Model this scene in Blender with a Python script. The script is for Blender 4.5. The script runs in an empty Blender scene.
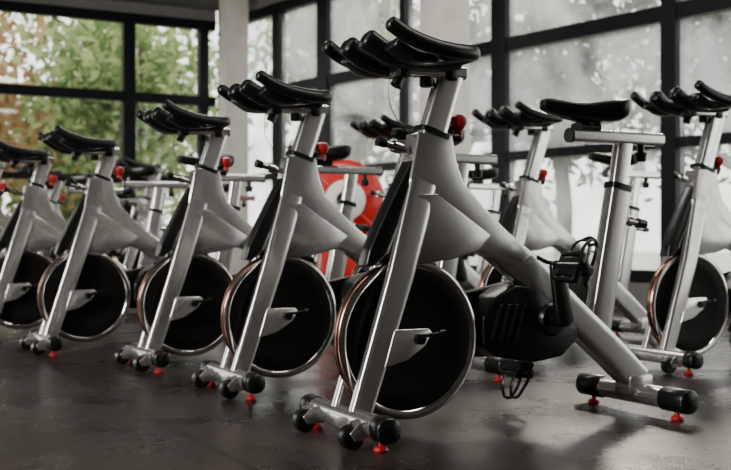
import bpy, bmesh, math, random
from mathutils import Vector, Matrix
random.seed(7)
scene = bpy.context.scene
COL = scene.collection

# ------------------------------------------------------------------ materials
def newmat(name):
    m = bpy.data.materials.new(name); m.use_nodes = True
    nt = m.node_tree; nt.nodes.clear()
    out = nt.nodes.new('ShaderNodeOutputMaterial')
    return m, nt, out

def pbr(name, col, rough=0.5, metal=0.0, bump=0.0, bscale=50, var=0.08, vscale=6, coat=0.0, spec=0.5):
    m, nt, out = newmat(name)
    N, L = nt.nodes, nt.links
    b = N.new('ShaderNodeBsdfPrincipled')
    tc = N.new('ShaderNodeTexCoord')
    nz = N.new('ShaderNodeTexNoise'); nz.inputs['Scale'].default_value = vscale; nz.inputs['Detail'].default_value = 4
    L.new(tc.outputs['Object'], nz.inputs['Vector'])
    r = N.new('ShaderNodeValToRGB')
    r.color_ramp.elements[0].position = 0.3; r.color_ramp.elements[1].position = 0.7
    r.color_ramp.elements[0].color = (*[c*(1-var) for c in col], 1)
    r.color_ramp.elements[1].color = (*[min(1, c*(1+var)) for c in col], 1)
    L.new(nz.outputs['Fac'], r.inputs['Fac']); L.new(r.outputs['Color'], b.inputs['Base Color'])
    b.inputs['Roughness'].default_value = rough
    b.inputs['Metallic'].default_value = metal
    b.inputs['Coat Weight'].default_value = coat
    b.inputs['Coat Roughness'].default_value = 0.10
    b.inputs['Specular IOR Level'].default_value = spec
    if bump > 0:
        n2 = N.new('ShaderNodeTexNoise'); n2.inputs['Scale'].default_value = bscale; n2.inputs['Detail'].default_value = 3
        L.new(tc.outputs['Object'], n2.inputs['Vector'])
        bp = N.new('ShaderNodeBump'); bp.inputs['Strength'].default_value = bump; bp.inputs['Distance'].default_value = 0.002
        L.new(n2.outputs['Fac'], bp.inputs['Height']); L.new(bp.outputs['Normal'], b.inputs['Normal'])
    L.new(b.outputs[0], out.inputs[0])
    return m

M = {}
M['silver'] = pbr('silver_paint', (0.60, 0.585, 0.57), 0.24, 0.90, 0.03, 300, 0.03, 5, coat=0.6)
M['post']   = pbr('brushed_post', (0.88, 0.87, 0.85), 0.20, 0.9, 0.04, 200, 0.03)
M['chrome'] = pbr('chrome_rim', (0.74, 0.71, 0.68), 0.10, 1.0, 0.0, 1, 0.03)
M['copper'] = pbr('copper_edge', (0.40, 0.21, 0.16), 0.22, 1.0, 0.0, 1, 0.05)  # warm orange glare on the chrome rim, painted in as a metal tint
M['black']  = pbr('black_plastic', (0.005, 0.005, 0.0055), 0.28, 0.0, 0.15, 250, 0.1, spec=.4)
M['disc']   = pbr('flywheel_black', (0.004, 0.0035, 0.0035), 0.5, 0.0, 0.1, 200, 0.15, spec=0.15)
M['rubber'] = pbr('grip_rubber', (0.004, 0.004, 0.0045), 0.34, 0.0, 0.3, 180, 0.1, spec=.4)
M['leather']= pbr('saddle_vinyl', (0.005, 0.005, 0.005), 0.3, 0.0, 0.2, 120, 0.1, spec=.4)
M['red']    = pbr('red_plastic', (0.34, 0.010, 0.012), 0.35)
M['redp']   = pbr('red_enamel', (0.55, 0.012, 0.010), 0.35, coat=.2)
M['white']  = pbr('white_enamel', (0.85, 0.84, 0.82), 0.4)
M['frame']  = pbr('window_black', (0.005, 0.006, 0.008), 0.5, spec=.2)
M['wall']   = pbr('wall_plaster', (0.22, 0.21, 0.20), 0.8, 0, 0.2, 80)
M['ceil']   = pbr('ceiling_paint', (0.09, 0.087, 0.082), 0.85, 0, 0.1, 60)
M['column'] = pbr('column_paint', (0.86, 0.81, 0.73), 0.7, 0, 0.1, 60)
M['bark']   = pbr('bark', (0.10, 0.075, 0.055), 0.9, 0, 0.6, 20, 0.3)
M['ground'] = pbr('outdoor_paving', (0.30, 0.31, 0.27), 0.9, 0, 0.2, 10, 0.25, 0.8)

def floor_mat():
    m, nt, out = newmat('rubber_floor'); N, L = nt.nodes, nt.links
    tc = N.new('ShaderNodeTexCoord')
    mp = N.new('ShaderNodeMapping'); mp.inputs['Rotation'].default_value = (0, 0, math.radians(-28))
    L.new(tc.outputs['Object'], mp.inputs['Vector'])
    br = N.new('ShaderNodeTexBrick'); br.offset = 0.0
    br.inputs['Scale'].default_value = 1.0
    br.inputs['Brick Width'].default_value = 1.0; br.inputs['Row Height'].default_value = 1.0
    br.inputs['Mortar Size'].default_value = 0.007; br.inputs['Mortar Smooth'].default_value = 0.2
    br.inputs['Color1'].default_value = (0.019, 0.0145, 0.012, 1)
    br.inputs['Color2'].default_value = (0.026, 0.020, 0.0165, 1)
    br.inputs['Mortar'].default_value = (0.003, 0.0025, 0.002, 1)
    L.new(mp.outputs[0], br.inputs['Vector'])
    nz = N.new('ShaderNodeTexNoise'); nz.inputs['Scale'].default_value = 2.2; nz.inputs['Detail'].default_value = 8; nz.inputs['Roughness'].default_value = 0.65
    L.new(tc.outputs['Object'], nz.inputs['Vector'])
    mr = N.new('ShaderNodeMapRange'); mr.inputs['From Min'].default_value = .3; mr.inputs['From Max'].default_value = .7
    mr.inputs['To Min'].default_value = .55; mr.inputs['To Max'].default_value = 1.45
    L.new(nz.outputs['Fac'], mr.inputs['Value'])
    mx = N.new('ShaderNodeMix'); mx.data_type = 'RGBA'; mx.blend_type = 'MULTIPLY'; mx.inputs['Factor'].default_value = 1
    L.new(br.outputs['Color'], mx.inputs[6]); L.new(mr.outputs[0], mx.inputs[7])
    b = N.new('ShaderNodeBsdfPrincipled'); L.new(mx.outputs[2], b.inputs['Base Color'])
    b.inputs['Specular IOR Level'].default_value = .24
    b.inputs['Specular Tint'].default_value = (1, .90, .80, 1)
    mr2 = N.new('ShaderNodeMapRange'); mr2.inputs['From Min'].default_value = .3; mr2.inputs['From Max'].default_value = .7
    mr2.inputs['To Min'].default_value = .20; mr2.inputs['To Max'].default_value = .40
    L.new(nz.outputs['Fac'], mr2.inputs['Value']); L.new(mr2.outputs[0], b.inputs['Roughness'])
    n3 = N.new('ShaderNodeTexNoise'); n3.inputs['Scale'].default_value = 120
    L.new(tc.outputs['Object'], n3.inputs['Vector'])
    ad = N.new('ShaderNodeMath'); ad.operation = 'MULTIPLY_ADD'; ad.inputs[1].default_value = -1.2
    L.new(br.outputs['Fac'], ad.inputs[0]); L.new(n3.outputs['Fac'], ad.inputs[2])
    bp = N.new('ShaderNodeBump'); bp.inputs['Strength'].default_value = .22; bp.inputs['Distance'].default_value = .002
    L.new(ad.outputs[0], bp.inputs['Height']); L.new(bp.outputs[0], b.inputs['Normal'])
    L.new(b.outputs[0], out.inputs[0]); return m
M['floor'] = floor_mat()

def glass_mat(name, haze, lo, hi):
    m, nt, out = newmat(name); N, L = nt.nodes, nt.links
    tr = N.new('ShaderNodeBsdfTransparent'); tr.inputs[0].default_value = (0.95, 0.97, 0.96, 1)
    gl = N.new('ShaderNodeBsdfGlossy'); gl.inputs['Roughness'].default_value = 0.03
    mix = N.new('ShaderNodeMixShader'); mix.inputs[0].default_value = 0.05
    L.new(tr.outputs[0], mix.inputs[1]); L.new(gl.outputs[0], mix.inputs[2])
    if haze:
        tl = N.new('ShaderNodeBsdfTranslucent'); tl.inputs[0].default_value = (0.70, 0.70, 0.71, 1)
        tc = N.new('ShaderNodeTexCoord')
        nz = N.new('ShaderNodeTexNoise'); nz.inputs['Scale'].default_value = 1.3; nz.inputs['Detail'].default_value = 6
        nz.inputs['Distortion'].default_value = 0.8
        L.new(tc.outputs['Object'], nz.inputs['Vector'])
        mr = N.new('ShaderNodeMapRange'); mr.inputs['From Min'].default_value = .35; mr.inputs['From Max'].default_value = .65
        mr.inputs['To Min'].default_value = lo; mr.inputs['To Max'].default_value = hi
        L.new(nz.outputs['Fac'], mr.inputs['Value'])
        m2 = N.new('ShaderNodeMixShader'); L.new(mr.outputs[0], m2.inputs[0])
        L.new(mix.outputs[0], m2.inputs[1]); L.new(tl.outputs[0], m2.inputs[2])
        L.new(m2.outputs[0], out.inputs[0])
    else:
        L.new(mix.outputs[0], out.inputs[0])
    return m
M['glass'] = glass_mat('clear_glass', False, 0, 0)
M['haze'] = glass_mat('dusty_glass', True, 0.04, 0.42)  # clear glass mixed with translucent grey in noise patches

def leaf_mat(name, cols):
    m, nt, out = newmat(name); N, L = nt.nodes, nt.links
    g = N.new('ShaderNodeNewGeometry')
    r = N.new('ShaderNodeValToRGB')
    while len(r.color_ramp.elements) < len(cols): r.color_ramp.elements.new(0.5)
    for i, c in enumerate(cols):
        r.color_ramp.elements[i].position = i/(len(cols)-1); r.color_ramp.elements[i].color = (*c, 1)
    tc = N.new('ShaderNodeTexCoord'); nz = N.new('ShaderNodeTexNoise'); nz.inputs['Scale'].default_value = 0.5
    L.new(tc.outputs['Object'], nz.inputs['Vector'])
    ad = N.new('ShaderNodeMath'); ad.operation = 'ADD'
    sb = N.new('ShaderNodeMath'); sb.operation = 'MULTIPLY_ADD'; sb.inputs[1].default_value = 0.6; sb.inputs[2].default_value = -0.3
    L.new(g.outputs['Random Per Island'], sb.inputs[0])
    L.new(nz.outputs['Fac'], ad.inputs[0]); L.new(sb.outputs[0], ad.inputs[1]); L.new(ad.outputs[0], r.inputs[0])
    d = N.new('ShaderNodeBsdfDiffuse'); t = N.new('ShaderNodeBsdfTranslucent')
    L.new(r.outputs[0], d.inputs[0]); L.new(r.outputs[0], t.inputs[0])
    mx = N.new('ShaderNodeMixShader'); mx.inputs[0].default_value = 0.5
    L.new(d.outputs[0], mx.inputs[1]); L.new(t.outputs[0], mx.inputs[2]); L.new(mx.outputs[0], out.inputs[0])
    return m
M['leaf_autumn'] = leaf_mat('leaves_autumn', [(.12,.06,.03),(.36,.21,.10),(.52,.40,.22),(.28,.30,.11)])
M['leaf_green'] = leaf_mat('leaves_green', [(.03,.06,.025),(.13,.20,.07),(.40,.45,.21),(.21,.29,.11)])
M['leaf_grey'] = leaf_mat('leaves_grey_green', [(.02,.028,.020),(.06,.08,.05),(.18,.21,.14),(.10,.13,.08)])

# ------------------------------------------------------------------ mesh helpers
def finish(bm, name, mat, ang=35):
    bmesh.ops.recalc_face_normals(bm, faces=bm.faces[:])
    me = bpy.data.meshes.new(name); bm.to_mesh(me); bm.free()
    for p in me.polygons: p.use_smooth = True
    me.set_sharp_from_angle(angle=math.radians(ang))
    me.materials.append(mat)
    return me

def catmull(pts, sub):
    P = [Vector(p) for p in pts]; out = []
    for i in range(len(P)-1):
        p0 = P[i-1] if i > 0 else P[i]*2-P[i+1]; p1 = P[i]; p2 = P[i+1]
        p3 = P[i+2] if i+2 < len(P) else P[i+1]*2-P[i]
        for k in range(sub):
            t = k/sub
            out.append(0.5*((2*p1)+(p2-p0)*t+(2*p0-5*p1+4*p2-p3)*t*t+(3*p1-p0-3*p2+p3)*t**3))
    out.append(P[-1]); return out

def sweep(bm, pts, secs, ref=(0,1,0), n=2.0, seg=20, smooth=0, cap=0.0):
    if not isinstance(secs, list): secs = [secs]*len(pts)
    if smooth:
        sv = [(s[0], s[1], 0) for s in secs]
        pts = catmull(pts, smooth); secs = [(v[0], v[1]) for v in catmull(sv, smooth)]
    P = [Vector(p) for p in pts]
    if cap > 0:
        t0 = (P[0]-P[1]).normalized(); t1 = (P[-1]-P[-2]).normalized()
        a, b = secs[0], secs[-1]; pre=[]; pres=[]; post=[]; posts=[]
        for k in (90, 70, 45, 20):
            c = max(0.05, math.cos(math.radians(k))); s = math.sin(math.radians(k))
            pre.append(P[0]+t0*cap*s); pres.append((a[0]*c, a[1]*c))
            post.insert(0, P[-1]+t1*cap*s); posts.insert(0, (b[0]*c, b[1]*c))
        P = pre+P+post; secs = pres+list(secs)+posts
    R = Vector(ref); rings = []
    for i, p in enumerate(P):
        if i == 0: T = P[1]-P[0]
        elif i == len(P)-1: T = P[-1]-P[-2]
        else: T = (P[i+1]-P[i]).normalized()+(P[i]-P[i-1]).normalized()
        T.normalize()
        a = R-T*R.dot(T)
        a.normalize(); b = T.cross(a)
        w, h = secs[i]; ring = []
        for k in range(seg):
            th = 2*math.pi*(k+.5)/seg; c, s = math.cos(th), math.sin(th)
            x = math.copysign(abs(c)**(2/n), c); y = math.copysign(abs(s)**(2/n), s)
            ring.append(bm.verts.new(p+a*(w/2*x)+b*(h/2*y)))
        rings.append(ring)
    for i in range(len(rings)-1):
        for k in range(seg):
            bm.faces.new((rings[i][k], rings[i][(k+1)%seg], rings[i+1][(k+1)%seg], rings[i+1][k]))
    bm.faces.new(rings[0]); bm.faces.new(rings[-1])

def lathe(bm, prof, center, axis='y', seg=64):
    c = Vector(center); rings = []
    def mk(r, a, th):
        if axis == 'y': return c+Vector((r*math.cos(th), a, r*math.sin(th)))
        if axis == 'z': return c+Vector((r*math.cos(th), r*math.sin(th), a))
        return c+Vector((a, r*math.cos(th), r*math.sin(th)))
    for r, a in prof:
        if r < 1e-6: rings.append([bm.verts.new(mk(0, a, 0))])
        else: rings.append([bm.verts.new(mk(r, a, 2*math.pi*k/seg)) for k in range(seg)])
    for i in range(len(rings)-1):
        A, B = rings[i], rings[i+1]
        for k in range(seg):
            k2 = (k+1) % seg
            if len(A) == 1 and len(B) == 1: continue
            if len(A) == 1: bm.faces.new((A[0], B[k], B[k2]))
            elif len(B) == 1: bm.faces.new((A[k], A[k2], B[0]))
            else: bm.faces.new((A[k], A[k2], B[k2], B[k]))

def prism(bm, poly, y0, y1, bev=0.0, bseg=3):
    t = bmesh.new()
    A = [t.verts.new((x, y0, z)) for x, z in poly]; B = [t.verts.new((x, y1, z)) for x, z in poly]
    t.faces.new(A); t.faces.new(B[::-1])
    n = len(poly)
    for i in range(n): t.faces.new((A[i], B[i], B[(i+1)%n], A[(i+1)%n]))
    bmesh.ops.recalc_face_normals(t, faces=t.faces[:])
    if bev > 0: bmesh.ops.bevel(t, geom=t.edges[:], offset=bev, segments=bseg, affect='EDGES', profile=0.5)
    me = bpy.data.meshes.new('tmp'); t.to_mesh(me); t.free(); bm.from_mesh(me); bpy.data.meshes.remove(me)

def box(bm, lo, hi, bev=0.0):
    prism(bm, [(lo[0], lo[2]), (hi[0], lo[2]), (hi[0], hi[2]), (lo[0], hi[2])], lo[1], hi[1], bev, 2)

def cyl(bm, p0, p1, r, r1=None, seg=20):
    p0, p1 = Vector(p0), Vector(p1); T = (p1-p0).normalized()
    ref = (0, 0, 1) if abs(T.z) < .8 else (1, 0, 0)
    r1 = r if r1 is None else r1
    sweep(bm, [p0, p1], [(2*r, 2*r), (2*r1, 2*r1)], ref, 2, seg)

# ------------------------------------------------------------------ the bike (local: +x = rear, +y = its right side, z up)
SL = 0.3377
def U(z): return 0.045+SL*(z-0.068)
BIKE = []
def part(name, mat, fn, group=None, ang=35):
    bm = bmesh.new(); fn(bm); BIKE.append((name, finish(bm, 'spin_bike_'+name, M[mat], ang), group))

def f_frame(bm):
    prism(bm, [(.250,.880),(.368,.880),(.384,.80),(.408,.738),(.50,.648),(.66,.520),(.60,.480),(.47,.530),(.40,.52),(.26,.520),(.20,.56),(.222,.74)], -.038, .038, .008)
    sweep(bm, [(.48,0,.598),(.66,0,.470),(.80,0,.358),(1.00,0,.196),(1.105,0,.105)], [(.070,.100),(.073,.104),(.073,.101),(.072,.097),(.070,.094)], n=6, seg=36)
    box(bm, (1.05,-.042,.055),(1.15,.042,.125), .012)
    sweep(bm, [(.935,0,.235),(1.032,0,.735)], [(.058,.088),(.056,.078)], n=5, seg=28)
    prism(bm, [(.235,.700),(.31,.702),(.500,.580),(.455,.532),(.36,.508),(.232,.494),(.19,.56)], -.047, .047, .006)
part('main_frame', 'silver', f_frame, ang=25)

def f_fork(bm):
    for s in (-1, 1):
        sweep(bm, [(U(.735)+.0,s*.024,.735),(U(.60)+.0,s*.040,.60),(U(.47),s*.053,.47),(U(.2),s*.055,.2),(U(.055),s*.055,.055)], [(.034,.088),(.036,.086),(.036,.082),(.034,.072),(.034,.066)], n=4.5, seg=28)
    box(bm, (.0,-.075,.035),(.095,.075,.075), .01)
part('front_fork', 'silver', f_fork)

def f_guardfront(bm):
    poly = [(.250,.80),(.232,.80),(.185,.715),(.135,.62),(.095,.54),(.082,.49),(.11,.49),(.15,.52),(.2,.53)]
    prism(bm, poly, -.030, .030, .008)
part('front_brake_cover', 'black', f_guardfront)

FW = (.234, 0, .277); FR = .234
def f_rim(bm):
    lathe(bm, [(.206,-.012),(.2095,-.0165),(.2125,-.0185),(.228,-.0185),(.2325,-.016),(.2325,.016),(.228,.0185),(.2125,.0185),(.2095,.0165),(.206,.012)], FW, seg=96)
part('flywheel_rim', 'chrome', f_rim, ang=50)
def f_band(bm):
    lathe(bm, [(.2312,-.0172),(FR,-.0150),(FR+.001,0),(FR,.0150),(.2312,.0172)], FW, seg=96)
part('flywheel_edge_band', 'copper', f_band, ang=50)  # thin ring added to carry the painted glare colour
def f_disc(bm):
    lathe(bm, [(0,-.014),(.03,-.014),(.045,-.0125),(.15,-.0125),(.158,-.0145),(.203,-.0155),(.2105,-.013),(.2105,.013),(.203,.0155),(.158,.0145),(.15,.0125),(.045,.0125),(.03,.014),(0,.014)], FW, seg=96)
part('flywheel_disc', 'disc', f_disc, ang=20)
def f_brk(bm):
    for s in (-1, 1):
        a, b = (-.074,-.066) if s < 0 else (.066,.074)
        prism(bm, [(.118,.205),(.190,.222),(.252,.262),(.275,.300),(.262,.312),(.150,.312)], a, b, .003)
part('axle_bracket', 'post', f_brk)
def f_axle(bm):
    cyl(bm, (FW[0],-.088,FW[2]+.005), (FW[0],.088,FW[2]+.005), .009)
    for s in (-1,1):
        cyl(bm, (FW[0],s*.074,FW[2]+.005), (FW[0],s*.083,FW[2]+.005), .017, seg=6)
        cyl(bm, (FW[0]-.01,s*.078,FW[2]+.012), (FW[0]+.075,s*.078,FW[2]+.020), .006)
        cyl(bm, (FW[0]+.06,s*.078,FW[2]+.019), (FW[0]+.078,s*.078,FW[2]+.021), .011)
part('axle_bolt', 'black', f_axle)

def f_feet(bm):
    cyl(bm, (.035,-.20,.062),(.035,.20,.062), .032, seg=28)
    cyl(bm, (1.10,-.18,.062),(1.10,.20,.062), .034, seg=28)
    for v in (-.15,.15):
        prism(bm, [(.03,.03),(.03,.085),(-.02,.075),(-.045,.05),(-.03,.028)], v-.028, v-.020, .003)
        prism(bm, [(.03,.03),(.03,.085),(-.02,.075),(-.045,.05),(-.03,.028)], v+.020, v+.028, .003)
part('stabilizer_tube', 'silver', f_feet)
def f_caps(bm):
    for c,(y0,y1,r) in ((.035,(.20,.258,.036)),(1.10,(.150,.262,.038))):
        for s in (-1,1):
            sweep(bm, [(c,s*y0,.062),(c,s*(y1-.012),.062)], [(2*r,2*r)]*2, (0,0,1), 2.4, 24, cap=.012)
    for v in (-.15,.15):
        lathe(bm, [(0,-.017),(.028,-.017),(.034,-.012),(.034,.012),(.028,.017),(0,.017)], (-.028,v,.0365), seg=32)
part('end_cap', 'black', f_caps)
def f_pads(bm):
    for c in (.035,1.10):
        for s in (-1,1): lathe(bm, [(0,0),(.019,0),(.021,.005),(.017,.012),(.007,.015),(.007,.034),(0,.034)], (c,s*.200,0), 'z', 20)
part('levelling_foot', 'red', f_pads)

def hull_poly(c1, r1, c2, r2, n=14):
    d = math.atan2(c2[1]-c1[1], c2[0]-c1[0]); L = math.hypot(c2[0]-c1[0], c2[1]-c1[1]); a = math.acos((r1-r2)/L)
    P = []
    for k in range(n+1):
        th = d+a+(2*math.pi-2*a)*k/n; P.append((c1[0]+r1*math.cos(th), c1[1]+r1*math.sin(th)))
    for k in range(n+1):
        th = d-a+(2*a)*k/n; P.append((c2[0]+r2*math.cos(th), c2[1]+r2*math.sin(th)))
    return P
def f_guard(bm):
    prism(bm, hull_poly((.24,.28),.075,(.735,.32),.125), .078, .118, .008)
    prism(bm, [(.480,.245),(.480,.335),(.53,.395),(.60,.43),(.70,.42),(.84,.30),(.84,.25),(.78,.20),(.66,.185),(.53,.21)], -.036, .078, .012)
    lathe(bm, [(0,-.05),(.045,-.05),(.055,-.035),(.055,.0),(0,0)], (.735,0,.32), seg=32)
    for k in range(4):
        prism(bm, [(.50+.03*k,.26),(.512+.03*k,.26),(.545+.03*k,.37),(.533+.03*k,.37)], -.041, -.034, .001, 1)
part('belt_guard', 'black', f_guard)

CR = Vector((.735, 0, .32)); D = Vector((-.03, 0, .165))
def f_crank(bm):
    cyl(bm, (CR.x,-.105,CR.z),(CR.x,.135,CR.z), .022)
    for s in (-1, 1):
        y = s*.098 if s < 0 else .135
        d = D if s < 0 else -D
        p0 = Vector((CR.x, y, CR.z)); p1 = p0+d
        sweep(bm, [p0, p0+d*.5, p1], [(.034,.066),(.032,.058),(.030,.050)], (0,1,0), 3, 20, cap=.02)
        sy = -1 if s < 0 else 1
        cyl(bm, p1, p1+Vector((0, sy*.11, 0)), .008)
part('crank_arm', 'black', f_crank)
def f_pedal(bm):
    for s in (-1, 1):
        y = -.098 if s < 0 else .135
        d = D if s < 0 else -D
        c = Vector((CR.x, y, CR.z))+d+Vector((0, s*.062, 0))
        tilt = math.radians(116 if s < 0 else -58)
        t = bmesh.new()
        for q in (-.042,.042): box(t, (q-.006,-.045,-.013),(q+.006,.045,.013), .003)
        for q in (-.045,.045): box(t, (-.045,q-.005,-.012),(.045,q+.005,.012), .003)
        box(t, (-.03,-.045,-.011),(.03,.045,.011), .003)
        cyl(t, (0,-.05,0),(0,.05,0), .015)
        for q in (-.026,.026):
            sweep(t, catmull([(-.045,q,0),(-.080,q,.006),(-.105,q*.8,.030),(-.095,q*.6,.054),(-.05,q*.7,.060),(-.01,q,.056)],4), (.015,.008), (0,1,0), 2, 8)
        sweep(t, catmull([(-.105,-.026,.030),(-.112,0,.030),(-.105,.026,.030)],4), (.012,.012), (0,0,1), 2, 8)
        sweep(t, catmull([(-.095,-.02,.052),(-.100,0,.052),(-.095,.02,.052)],4), (.012,.010), (0,0,1), 2, 8)
        sweep(t, catmull([(-.005,-.052,-.012),(-.008,-.058,.02),(-.01,-.04,.056),(-.01,0,.066),(-.01,.04,.056),(-.008,.058,.02),(-.005,.052,-.012)],4), (.024,.006), (1,0,0), 2, 8)
        sweep(t, catmull([(-.005,.052,-.012),(0,.075,-.03),(.004,.07,-.075)],4), (.014,.004), (1,0,0), 2, 8)
        bmesh.ops.transform(t, matrix=Matrix.Translation(c) @ Matrix.Rotation(tilt, 4, 'Y') @ Matrix.Rotation(0 if s<0 else math.pi, 4, 'X'), verts=t.verts[:])
        me = bpy.data.meshes.new('tmp'); t.to_mesh(me); t.free(); bm.from_mesh(me); bpy.data.meshes.remove(me)
part('pedal', 'black', f_pedal)

def f_collar(bm):
    sweep(bm, [(U(.872),0,.872),(U(.888),0,.888)], [(.080,.110)]*2, n=4.5, seg=28)
    sweep(bm, [(1.030,0,.728),(1.0345,0,.748)], [(.064,.084)]*2, n=4.5, seg=28)
    cyl(bm, (.345,0,.885),(.385,0,.897), .012); cyl(bm, (.36,0,.872),(.41,0,.872), .016)
    cyl(bm, (1.115,0,.622),(1.15,0,.618), .017, .014)
    cyl(bm, (.135,0,.853),(.160,0,.846), .016,.014)
part('collar', 'black', f_collar)
def f_pin(bm):
    cyl(bm, (.27,0,.818),(.155,0,.847), .011); cyl(bm, (.21,0,.834),(.185,0,.840), .018)
    cyl(bm, (1.03,0,.632),(1.12,0,.622), .011); cyl(bm, (1.07,0,.628),(1.09,0,.626), .016)
part('adjuster_pin', 'chrome', f_pin)
def f_rk(bm):
    lathe(bm, [(0,0),(.013,0),(.015,.012),(.013,.022),(.020,.032),(.027,.045),(.026,.062),(.014,.070),(0,.071)], (.410,0,.872), 'z', 24)
part('resistance_knob', 'red', f_rk)

def f_hpost(bm):
    sweep(bm, [(U(.70),0,.70),(U(1.06),0,1.06)], (.050,.082), n=4.5, seg=24)
    sweep(bm, [(.225,0,1.066),(.425,0,1.066)], (.052,.042), n=4.5, seg=24)
part('handlebar_post', 'post', f_hpost, 'bar')
def f_hbar(bm):
    for s in (-1, 1):
        sweep(bm, catmull([(.35,0,1.096),(.36,s*.10,1.096),(.357,s*.155,1.096),(.33,s*.195,1.092),(.27,s*.207,1.090),(.20,s*.206,1.098),(.125,s*.202,1.120),(.070,s*.196,1.150)],5), (.044,.040), (0,.3,1), 2.2, 16, cap=.014)
        sweep(bm, catmull([(.36,s*.065,1.092),(.28,s*.07,1.085),(.20,s*.07,1.083),(.13,s*.066,1.095),(.070,s*.058,1.130)],5), (.060,.060), (0,1,0), 2.6, 16, cap=.016)
        sweep(bm, catmull([(.345,s*.135,1.098),(.24,s*.138,1.080),(.17,s*.136,1.078),(.110,s*.13,1.108)],4), (.086,.040), (0,1,0), 3, 16, cap=.01)
    sweep(bm, [(.235,-.20,1.084),(.235,.20,1.084)], (.036,.042), (1,0,0), 2.2, 14)
    box(bm, (.16,-.05,1.072),(.37,.05,1.116), .012)
    for q in ((.21),(.37)):
        box(bm, (q-.02,-.034,1.038),(q+.02,.034,1.095), .008)
part('handlebar', 'rubber', f_hbar, 'bar')
def f_hk(bm):
    cyl(bm, (.215,0,1.052),(.195,0,1.015), .014,.018)
    lathe(bm, [(0,-.03),(.018,-.03),(.022,-.024),(.022,0),(0,0)], (.30,0,1.048), 'z', 20)
    sweep(bm, catmull([(.19,-.01,1.07),(.165,-.012,1.02),(.17,-.015,.95),(.21,-.02,.89),(.26,-.02,.86)],6), (.003,.003), (0,1,0), 2, 6)
part('handlebar_clamp_knob', 'black', f_hk, 'bar')

def f_spost(bm):
    sweep(bm, [(1.01,0,.62),(1.055,0,.885)], (.040,.062), n=4.5, seg=24)
    sweep(bm, [(.835,0,.900),(1.215,0,.900)], (.048,.042), n=4.5, seg=24)
part('saddle_post', 'post', f_spost, 'seat')
def f_sclamp(bm):
    cyl(bm, (.900,0,.915),(.900,0,.968), .014)
    sweep(bm, [(.860,0,.928),(.94,0,.928)], (.056,.026), n=4, seg=20)
    cyl(bm, (.900,-.03,.955),(.900,.03,.955), .020)
    for s in (-1,1):
        sweep(bm, catmull([(.765,s*.008,.978),(.83,s*.022,.956),(.92,s*.024,.956),(.985,s*.045,.985)],4), (.007,.007), (0,1,0), 2, 8)
    cyl(bm, (1.13,0,.88),(1.13,0,.845), .012); cyl(bm, (1.13,0,.855),(1.13,0,.825), .022,.018)
    cyl(bm, (1.20,0,.900),(1.222,0,.900), .024)
    cyl(bm, (.828,0,.900),(.842,0,.900), .024)
part('saddle_clamp', 'black', f_sclamp, 'seat')
def f_saddle(bm):
    S = [(.722,.010,1.006,.018),(.728,.019,1.012,.036),(.750,.026,1.015,.048),(.79,.030,1.012,.052),(.84,.040,1.006,.054),(.88,.060,1.004,.060),(.915,.088,1.010,.070),(.95,.108,1.018,.080),(.98,.113,1.022,.082),(1.005,.100,1.021,.070),(1.020,.070,1.015,.048),(1.026,.040,1.008,.024)]
    rings = []; seg = 28
    for x, hw, zt, th in S:
        r = []
        for k in range(seg):
            a = 2*math.pi*k/seg; c, s = math.cos(a), math.sin(a)
            y = hw*math.copysign(abs(c)**.8, c)
            z = zt - (0 if s > 0 else th*abs(s)**.6) - .012*abs(c)**2
            if s > 0: z -= .004*max(0, 1-abs(c)*3)
            r.append(bm.verts.new((x, y, z)))
        rings.append(r)
    for i in range(len(rings)-1):
        for k in range(seg): bm.faces.new((rings[i][k], rings[i][(k+1)%seg], rings[i+1][(k+1)%seg], rings[i+1][k]))
    bm.faces.new(rings[0]); bm.faces.new(rings[-1])
    bmesh.ops.smooth_vert(bm, verts=bm.verts[:], factor=.5, use_axis_x=False, use_axis_y=True, use_axis_z=True)
part('saddle', 'leather', f_saddle, 'seat', ang=80)

ANG = math.radians(28)
def bike(x, y, bar=0.0, seat=0.0, rot=0.0):
    e = bpy.data.objects.new('spin_bike', None); COL.objects.link(e)
    e.location = (x, y, 0); e.rotation_euler = (0, 0, ANG+rot); e.empty_display_size = .2
    for name, me, g in BIKE:
        o = bpy.data.objects.new(name, me); COL.objects.link(o); o.parent = e
        if g == 'bar': o.location = (bar*SL, 0, bar)
        if g == 'seat': o.location = (seat*.17, 0, seat)
    return e
bike(-.084, 3.027)
bike(-.53, 3.95)
bike(-1.0, 4.70, -.01)
bike(-1.637, 5.35, -.05, .0)
bike(-2.2, 6.10, -.04, 0)
bike(-2.78, 6.95, -.02, 0)
bike(1.23, 4.65, .07, .02)
bike(.59, 5.55, .10, .03)
bike(-.09, 6.40, .13, .0)
bike(-2.0, 8.3, .03, 0)
bike(-2.95, 8.95, .02, 0)

# ------------------------------------------------------------------ room
def obj(name, bm, mat, parent=None, ang=30):
    me = finish(bm, name, mat, ang); o = bpy.data.objects.new(name, me); COL.objects.link(o)
    if parent: o.parent = parent
    return o
PL = Vector((-4.21, 12.34))
C = Vector((-1.88, 13.58)); PR = Vector((1.206, 9.6)); DR = (C-PR).normalized()
DL = (C-PL).normalized()
LE = PL-DL*7.5; RE = PR-DR*10.5
HC = 3.45
poly = [Vector((LE.x,-5)), Vector((RE.x,-5)), RE, C, LE]
def slab(name, z0, z1, mat):
    bm = bmesh.new()
    A = [bm.verts.new((p.x,p.y,z0)) for p in poly]; B = [bm.verts.new((p.x,p.y,z1)) for p in poly]
    bm.faces.new(A); bm.faces.new(B)
    for i in range(len(poly)): bm.faces.new((A[i],A[(i+1)%5],B[(i+1)%5],B[i]))
    return obj(name, bm, mat)
slab('floor', -.12, 0, M['floor'])
slab('ceiling', HC, HC+.12, M['ceil'])

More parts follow.
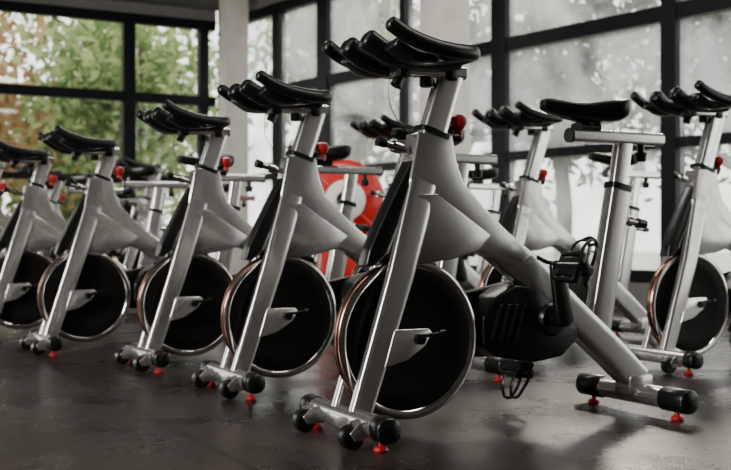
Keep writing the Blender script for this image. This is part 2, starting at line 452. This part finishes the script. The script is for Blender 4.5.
def wbox(bm, P, Dv, s0, s1, z0, z1, n0, n1):
    Nn = Vector((-Dv.y, Dv.x))
    if Nn.y < 0: Nn = -Nn
    V = []
    for z in (z0, z1):
        for s, n in ((s0,n0),(s1,n0),(s1,n1),(s0,n1)):
            q = P+Dv*s+Nn*n; V.append(bm.verts.new((q.x,q.y,z)))
    for f in ((0,1,2,3),(4,5,6,7),(0,1,5,4),(1,2,6,5),(2,3,7,6),(3,0,4,7)): bm.faces.new([V[i] for i in f])

def window_wall(tag, num, P, Dv, s0, s1, verts, haze):
    bm = bmesh.new(); wbox(bm, P, Dv, s0, s1, 0, .22, 0, .2); wbox(bm, P, Dv, s0, s1, 3.32, HC, 0, .2)
    obj('wall_'+tag, bm, M['wall'])
    e = bpy.data.objects.new('window_%d' % num, None); COL.objects.link(e)
    bm = bmesh.new()
    for s, w in verts: wbox(bm, P, Dv, s-w/2, s+w/2, .22, 3.32, .0, .12)
    for z, h in ((.27,.10),(1.30,.08),(2.30,.12),(3.26,.12)): wbox(bm, P, Dv, s0, s1, z-h/2, z+h/2, .01, .11)
    obj('mullions', bm, M['frame'], e)
    bm = bmesh.new(); wbox(bm, P, Dv, s0, s1, .22, 3.32, .055, .062)
    obj('glass_panes', bm, M['haze'] if haze else M['glass'], e)
LL = (C-PL).length; LR = (C-PR).length
window_wall('back', 1, PL, DL, -7.5, LL-.01, [(-7.4,.14),(-5.6,.14),(-3.8,.14),(-2.05,.14),(-.35,.14),(1.515,.15),(2.47,.12)], False)
window_wall('right', 2, PR, DR, -10.5, LR-.01, [(4.95,.12),(3.70,.13),(2.76,.19),(1.38,.08),(.026,.18),(-1.80,.14),(-3.6,.18),(-5.4,.14),(-7.2,.18),(-9,.14)], True)
def wallseg(name, a, b):
    bm = bmesh.new(); a=Vector(a); b=Vector(b); d=(b-a).normalized(); n=Vector((-d.y,d.x))
    V=[]
    for z in (0,HC):
        for p in (a,b,b+n*.2,a+n*.2): V.append(bm.verts.new((p.x,p.y,z)))
    for f in ((0,1,2,3),(4,5,6,7),(0,1,5,4),(1,2,6,5),(2,3,7,6),(3,0,4,7)): bm.faces.new([V[i] for i in f])
    obj(name, bm, M['wall'])
wallseg('wall_left', (LE.x,-5), (LE.x,LE.y))
wallseg('wall_front', (RE.x,-5), (LE.x,-5))
if RE.y > -5: wallseg('wall_side', (RE.x,RE.y), (RE.x,-5))

def column(x, y, w, rot):
    bm = bmesh.new(); box(bm, (-w/2,-w/2,0),(w/2,w/2,HC), .012); box(bm, (-w/2-.015,-w/2-.015,0),(w/2+.015,w/2+.015,.12), .006)
    o = obj('column', bm, M['column']); o.location = (x,y,0); o.rotation_euler=(0,0,rot)
column(-1.55, 12.6, .27, math.radians(28)); column(.68, 9.2, .31, math.radians(38))

# fire hose reel on stand
e = bpy.data.objects.new('fire_hose_reel', None); COL.objects.link(e); e.location = (-.17, 8.3, 0); e.rotation_euler=(0,0,math.radians(6))
bm = bmesh.new()
for s in (-1,1):
    lathe(bm, [(.02,s*.150),(.12,s*.148),(.20,s*.135),(.27,s*.11),(.305,s*.085),(.315,s*.070),(.30,s*.066),(.02,s*.08)], (0,0,.86), 'y', 48)
sweep(bm, [(-.16,.18,0),(0,.18,.90)], (.05,.05), (0,1,0), 4, 16); sweep(bm, [(.16,.18,0),(0,.18,.90)], (.05,.05), (0,1,0), 4, 16)
box(bm, (-.26,-.11,.0),(.26,.2,.05), .01); box(bm, (-.2,-.08,.05),(.2,.14,.50), .03)
for k in range(6):
    a = math.radians(60*k+15); c, s_ = math.cos(a), math.sin(a)
    sweep(bm, [(.11*c,-.152,.86+.11*s_),(.19*c,-.142,.86+.19*s_),(.28*c,-.108,.86+.28*s_)], [(.03,.02),(.04,.02),(.05,.016)], (-s_,0,c), 3, 12)
obj('red_drum', bm, M['redp'], e)
bm = bmesh.new()
lathe(bm, [(.07,-.180),(.10,-.176),(.155,-.158),(.155,-.14),(.07,-.14)], (0,0,.86), 'y', 32)
obj('white_hub', bm, M['white'], e)
bm = bmesh.new()
for k in range(5):
    for r in (.20,.235,.268):
        y0 = -.062+k*.031; lathe(bm, [(r-.015,y0),(r-.0106,y0-.0106),(r,y0-.015),(r+.0106,y0-.0106),(r+.015,y0),(r+.0106,y0+.0106),(r,y0+.015),(r-.0106,y0+.0106),(r-.015,y0)], (0,0,.86), 'y', 32)
cyl(bm, (0,-.11,.86),(0,.19,.86), .04)
lathe(bm, [(0,-.19),(.065,-.187),(.07,-.17),(0,-.17)], (0,0,.86), 'y', 24)
obj('coiled_hose', bm, M['black'], e)

# ------------------------------------------------------------------ outside
bm = bmesh.new()
v = [bm.verts.new(p) for p in ((-40,9,-.2),(40,-2,-.2),(40,60,-.2),(-40,60,-.2))]; bm.faces.new(v)
obj('ground_outside', bm, M['ground'])
def tree(x, y, h, r, mat, n, size, trunk=.14, name='tree'):
    e = bpy.data.objects.new(name, None); COL.objects.link(e); e.location=(x,y,-.2)
    bm = bmesh.new()
    sweep(bm, catmull([(0,0,0),(.08,0,h*.25),(-.05,.05,h*.55),(.1,0,h*.9)],4), [(2*trunk*(1-.045*i),)*2 for i in range(13)], (1,0,0), 2, 10)
    cl = []
    for k in range(9):
        a = random.uniform(0,6.28); z0 = h*random.uniform(.25,.7); rr = r*random.uniform(.5,.9)
        end = Vector((rr*math.cos(a), rr*math.sin(a), z0+random.uniform(.3,1.4)))
        sweep(bm, [(0,0,z0),end*.5+Vector((0,0,z0*.5+.1)),end], [(trunk,)*2,(trunk*.6,)*2,(trunk*.25,)*2], (.3,.9,.1), 2, 8)
        cl.append(end)
    obj('trunk_and_branches', bm, M['bark'], e)
    for k in range(12): 
        a = random.uniform(0,6.28); rr=r*random.uniform(0,.9); cl.append(Vector((rr*math.cos(a), rr*math.sin(a), h*random.uniform(.35,1.0))))
    V=[];F=[]
    for i in range(n):
        c = random.choice(cl); g = r*.33
        p = c+Vector((random.gauss(0,g),random.gauss(0,g),random.gauss(0,g*.8)))
        if p.z < .3: p.z = .3+random.random()*.3
        a = Vector((random.gauss(0,1),random.gauss(0,1),random.gauss(0,1))).normalized(); b = a.orthogonal().normalized()
        s = size*random.uniform(.6,1.3); k=len(V)
        V += [p-a*s, p+b*s*.5, p+a*s, p-b*s*.5]; F.append((k,k+1,k+2,k+3))
    me = bpy.data.meshes.new('leaves'); me.from_pydata([tuple(q) for q in V],[],F); me.materials.append(M[mat])
    o = bpy.data.objects.new('leaves', me); COL.objects.link(o); o.parent=e
tree(-7.0, 18.0, 5.2, 1.6, 'leaf_autumn', 3600, .12)
tree(-4.6, 19.5, 5.6, 1.7, 'leaf_green', 3000, .12)
tree(-3.6, 16.8, 4.2, 1.3, 'leaf_green', 2000, .11)
tree(-9.6, 19.0, 5.2, 1.8, 'leaf_green', 3200, .13)
tree(-13, 20.0, 5.2, 2.0, 'leaf_autumn', 2600, .14)
tree(-6.0, 21.5, 3.0, 2.2, 'leaf_green', 3200, .13)
tree(-.2, 17.0, 5.2, 1.6, 'leaf_green', 3400, .12)
tree(2.8, 15.5, 5.0, 1.5, 'leaf_grey', 3800, .13)
tree(4.6, 12.8, 4.6, 1.3, 'leaf_grey', 3200, .12)
tree(7.5, 14.5, 5.4, 1.9, 'leaf_grey', 3600, .12)

# ------------------------------------------------------------------ light
w = bpy.data.worlds.new('overcast_sky'); scene.world = w; w.use_nodes = True
nt = w.node_tree; nt.nodes.clear(); N, L = nt.nodes, nt.links
out = N.new('ShaderNodeOutputWorld'); bg = N.new('ShaderNodeBackground')
tc = N.new('ShaderNodeTexCoord'); sp = N.new('ShaderNodeSeparateXYZ'); L.new(tc.outputs['Generated'], sp.inputs[0])
r = N.new('ShaderNodeValToRGB'); r.color_ramp.elements[0].position=.45; r.color_ramp.elements[0].color=(.89,.88,.85,1)
r.color_ramp.elements[1].position=1; r.color_ramp.elements[1].color=(.94,.96,.98,1)
L.new(sp.outputs['Z'], r.inputs[0]); L.new(r.outputs[0], bg.inputs[0]); bg.inputs[1].default_value = 4.2
L.new(bg.outputs[0], out.inputs[0])

def area(name, loc, target, sx, sy, power, col):
    l = bpy.data.lights.new(name, 'AREA'); l.shape='RECTANGLE'; l.size=sx; l.size_y=sy; l.energy=power; l.color=col
    o = bpy.data.objects.new(name, l); COL.objects.link(o); o.location=loc
    o.rotation_euler = (Vector(target)-Vector(loc)).to_track_quat('-Z','Y').to_euler(); return o
area('window_light_left', (-4.6, .4, 2.2), (-.5, 4.2, .7), 1.6, 1.8, 430, (1,.97,.92))  # added fill from camera left, no window stands here
area('ceiling_lamp', (2.2, 3.2, 3.35), (2.2, 3.2, 0), 1.8, .4, 40, (1,.95,.88))  # this and the next two: added overhead fill, no fixtures modelled
area('ceiling_lamp', (-1.0, 2.2, 3.35), (-1.0, 2.2, 0), 1.8, .4, 15, (1,.95,.88))
area('ceiling_lamp', (-.6, 6.9, 3.38), (-.6, 6.9, 0), 1.8, .4, 60, (1,.96,.9))
s = bpy.data.lights.new('sun','SUN'); s.energy=4.0; s.angle=math.radians(9); s.color=(1,.88,.74)
so = bpy.data.objects.new('sun', s); COL.objects.link(so); so.location=(4,14,8)
so.rotation_euler = (Vector((-.30,-1,-.46))).to_track_quat('-Z','Y').to_euler()

cam = bpy.data.cameras.new('camera'); co = bpy.data.objects.new('camera', cam); COL.objects.link(co)
co.location=(0,0,.572); co.rotation_euler=(math.radians(90),0,0)
cam.sensor_width=36; cam.lens=1071/731*36; cam.shift_y=3/731
cam.dof.use_dof=True; cam.dof.focus_distance=3.05; cam.dof.aperture_fstop=4.0
scene.camera=co
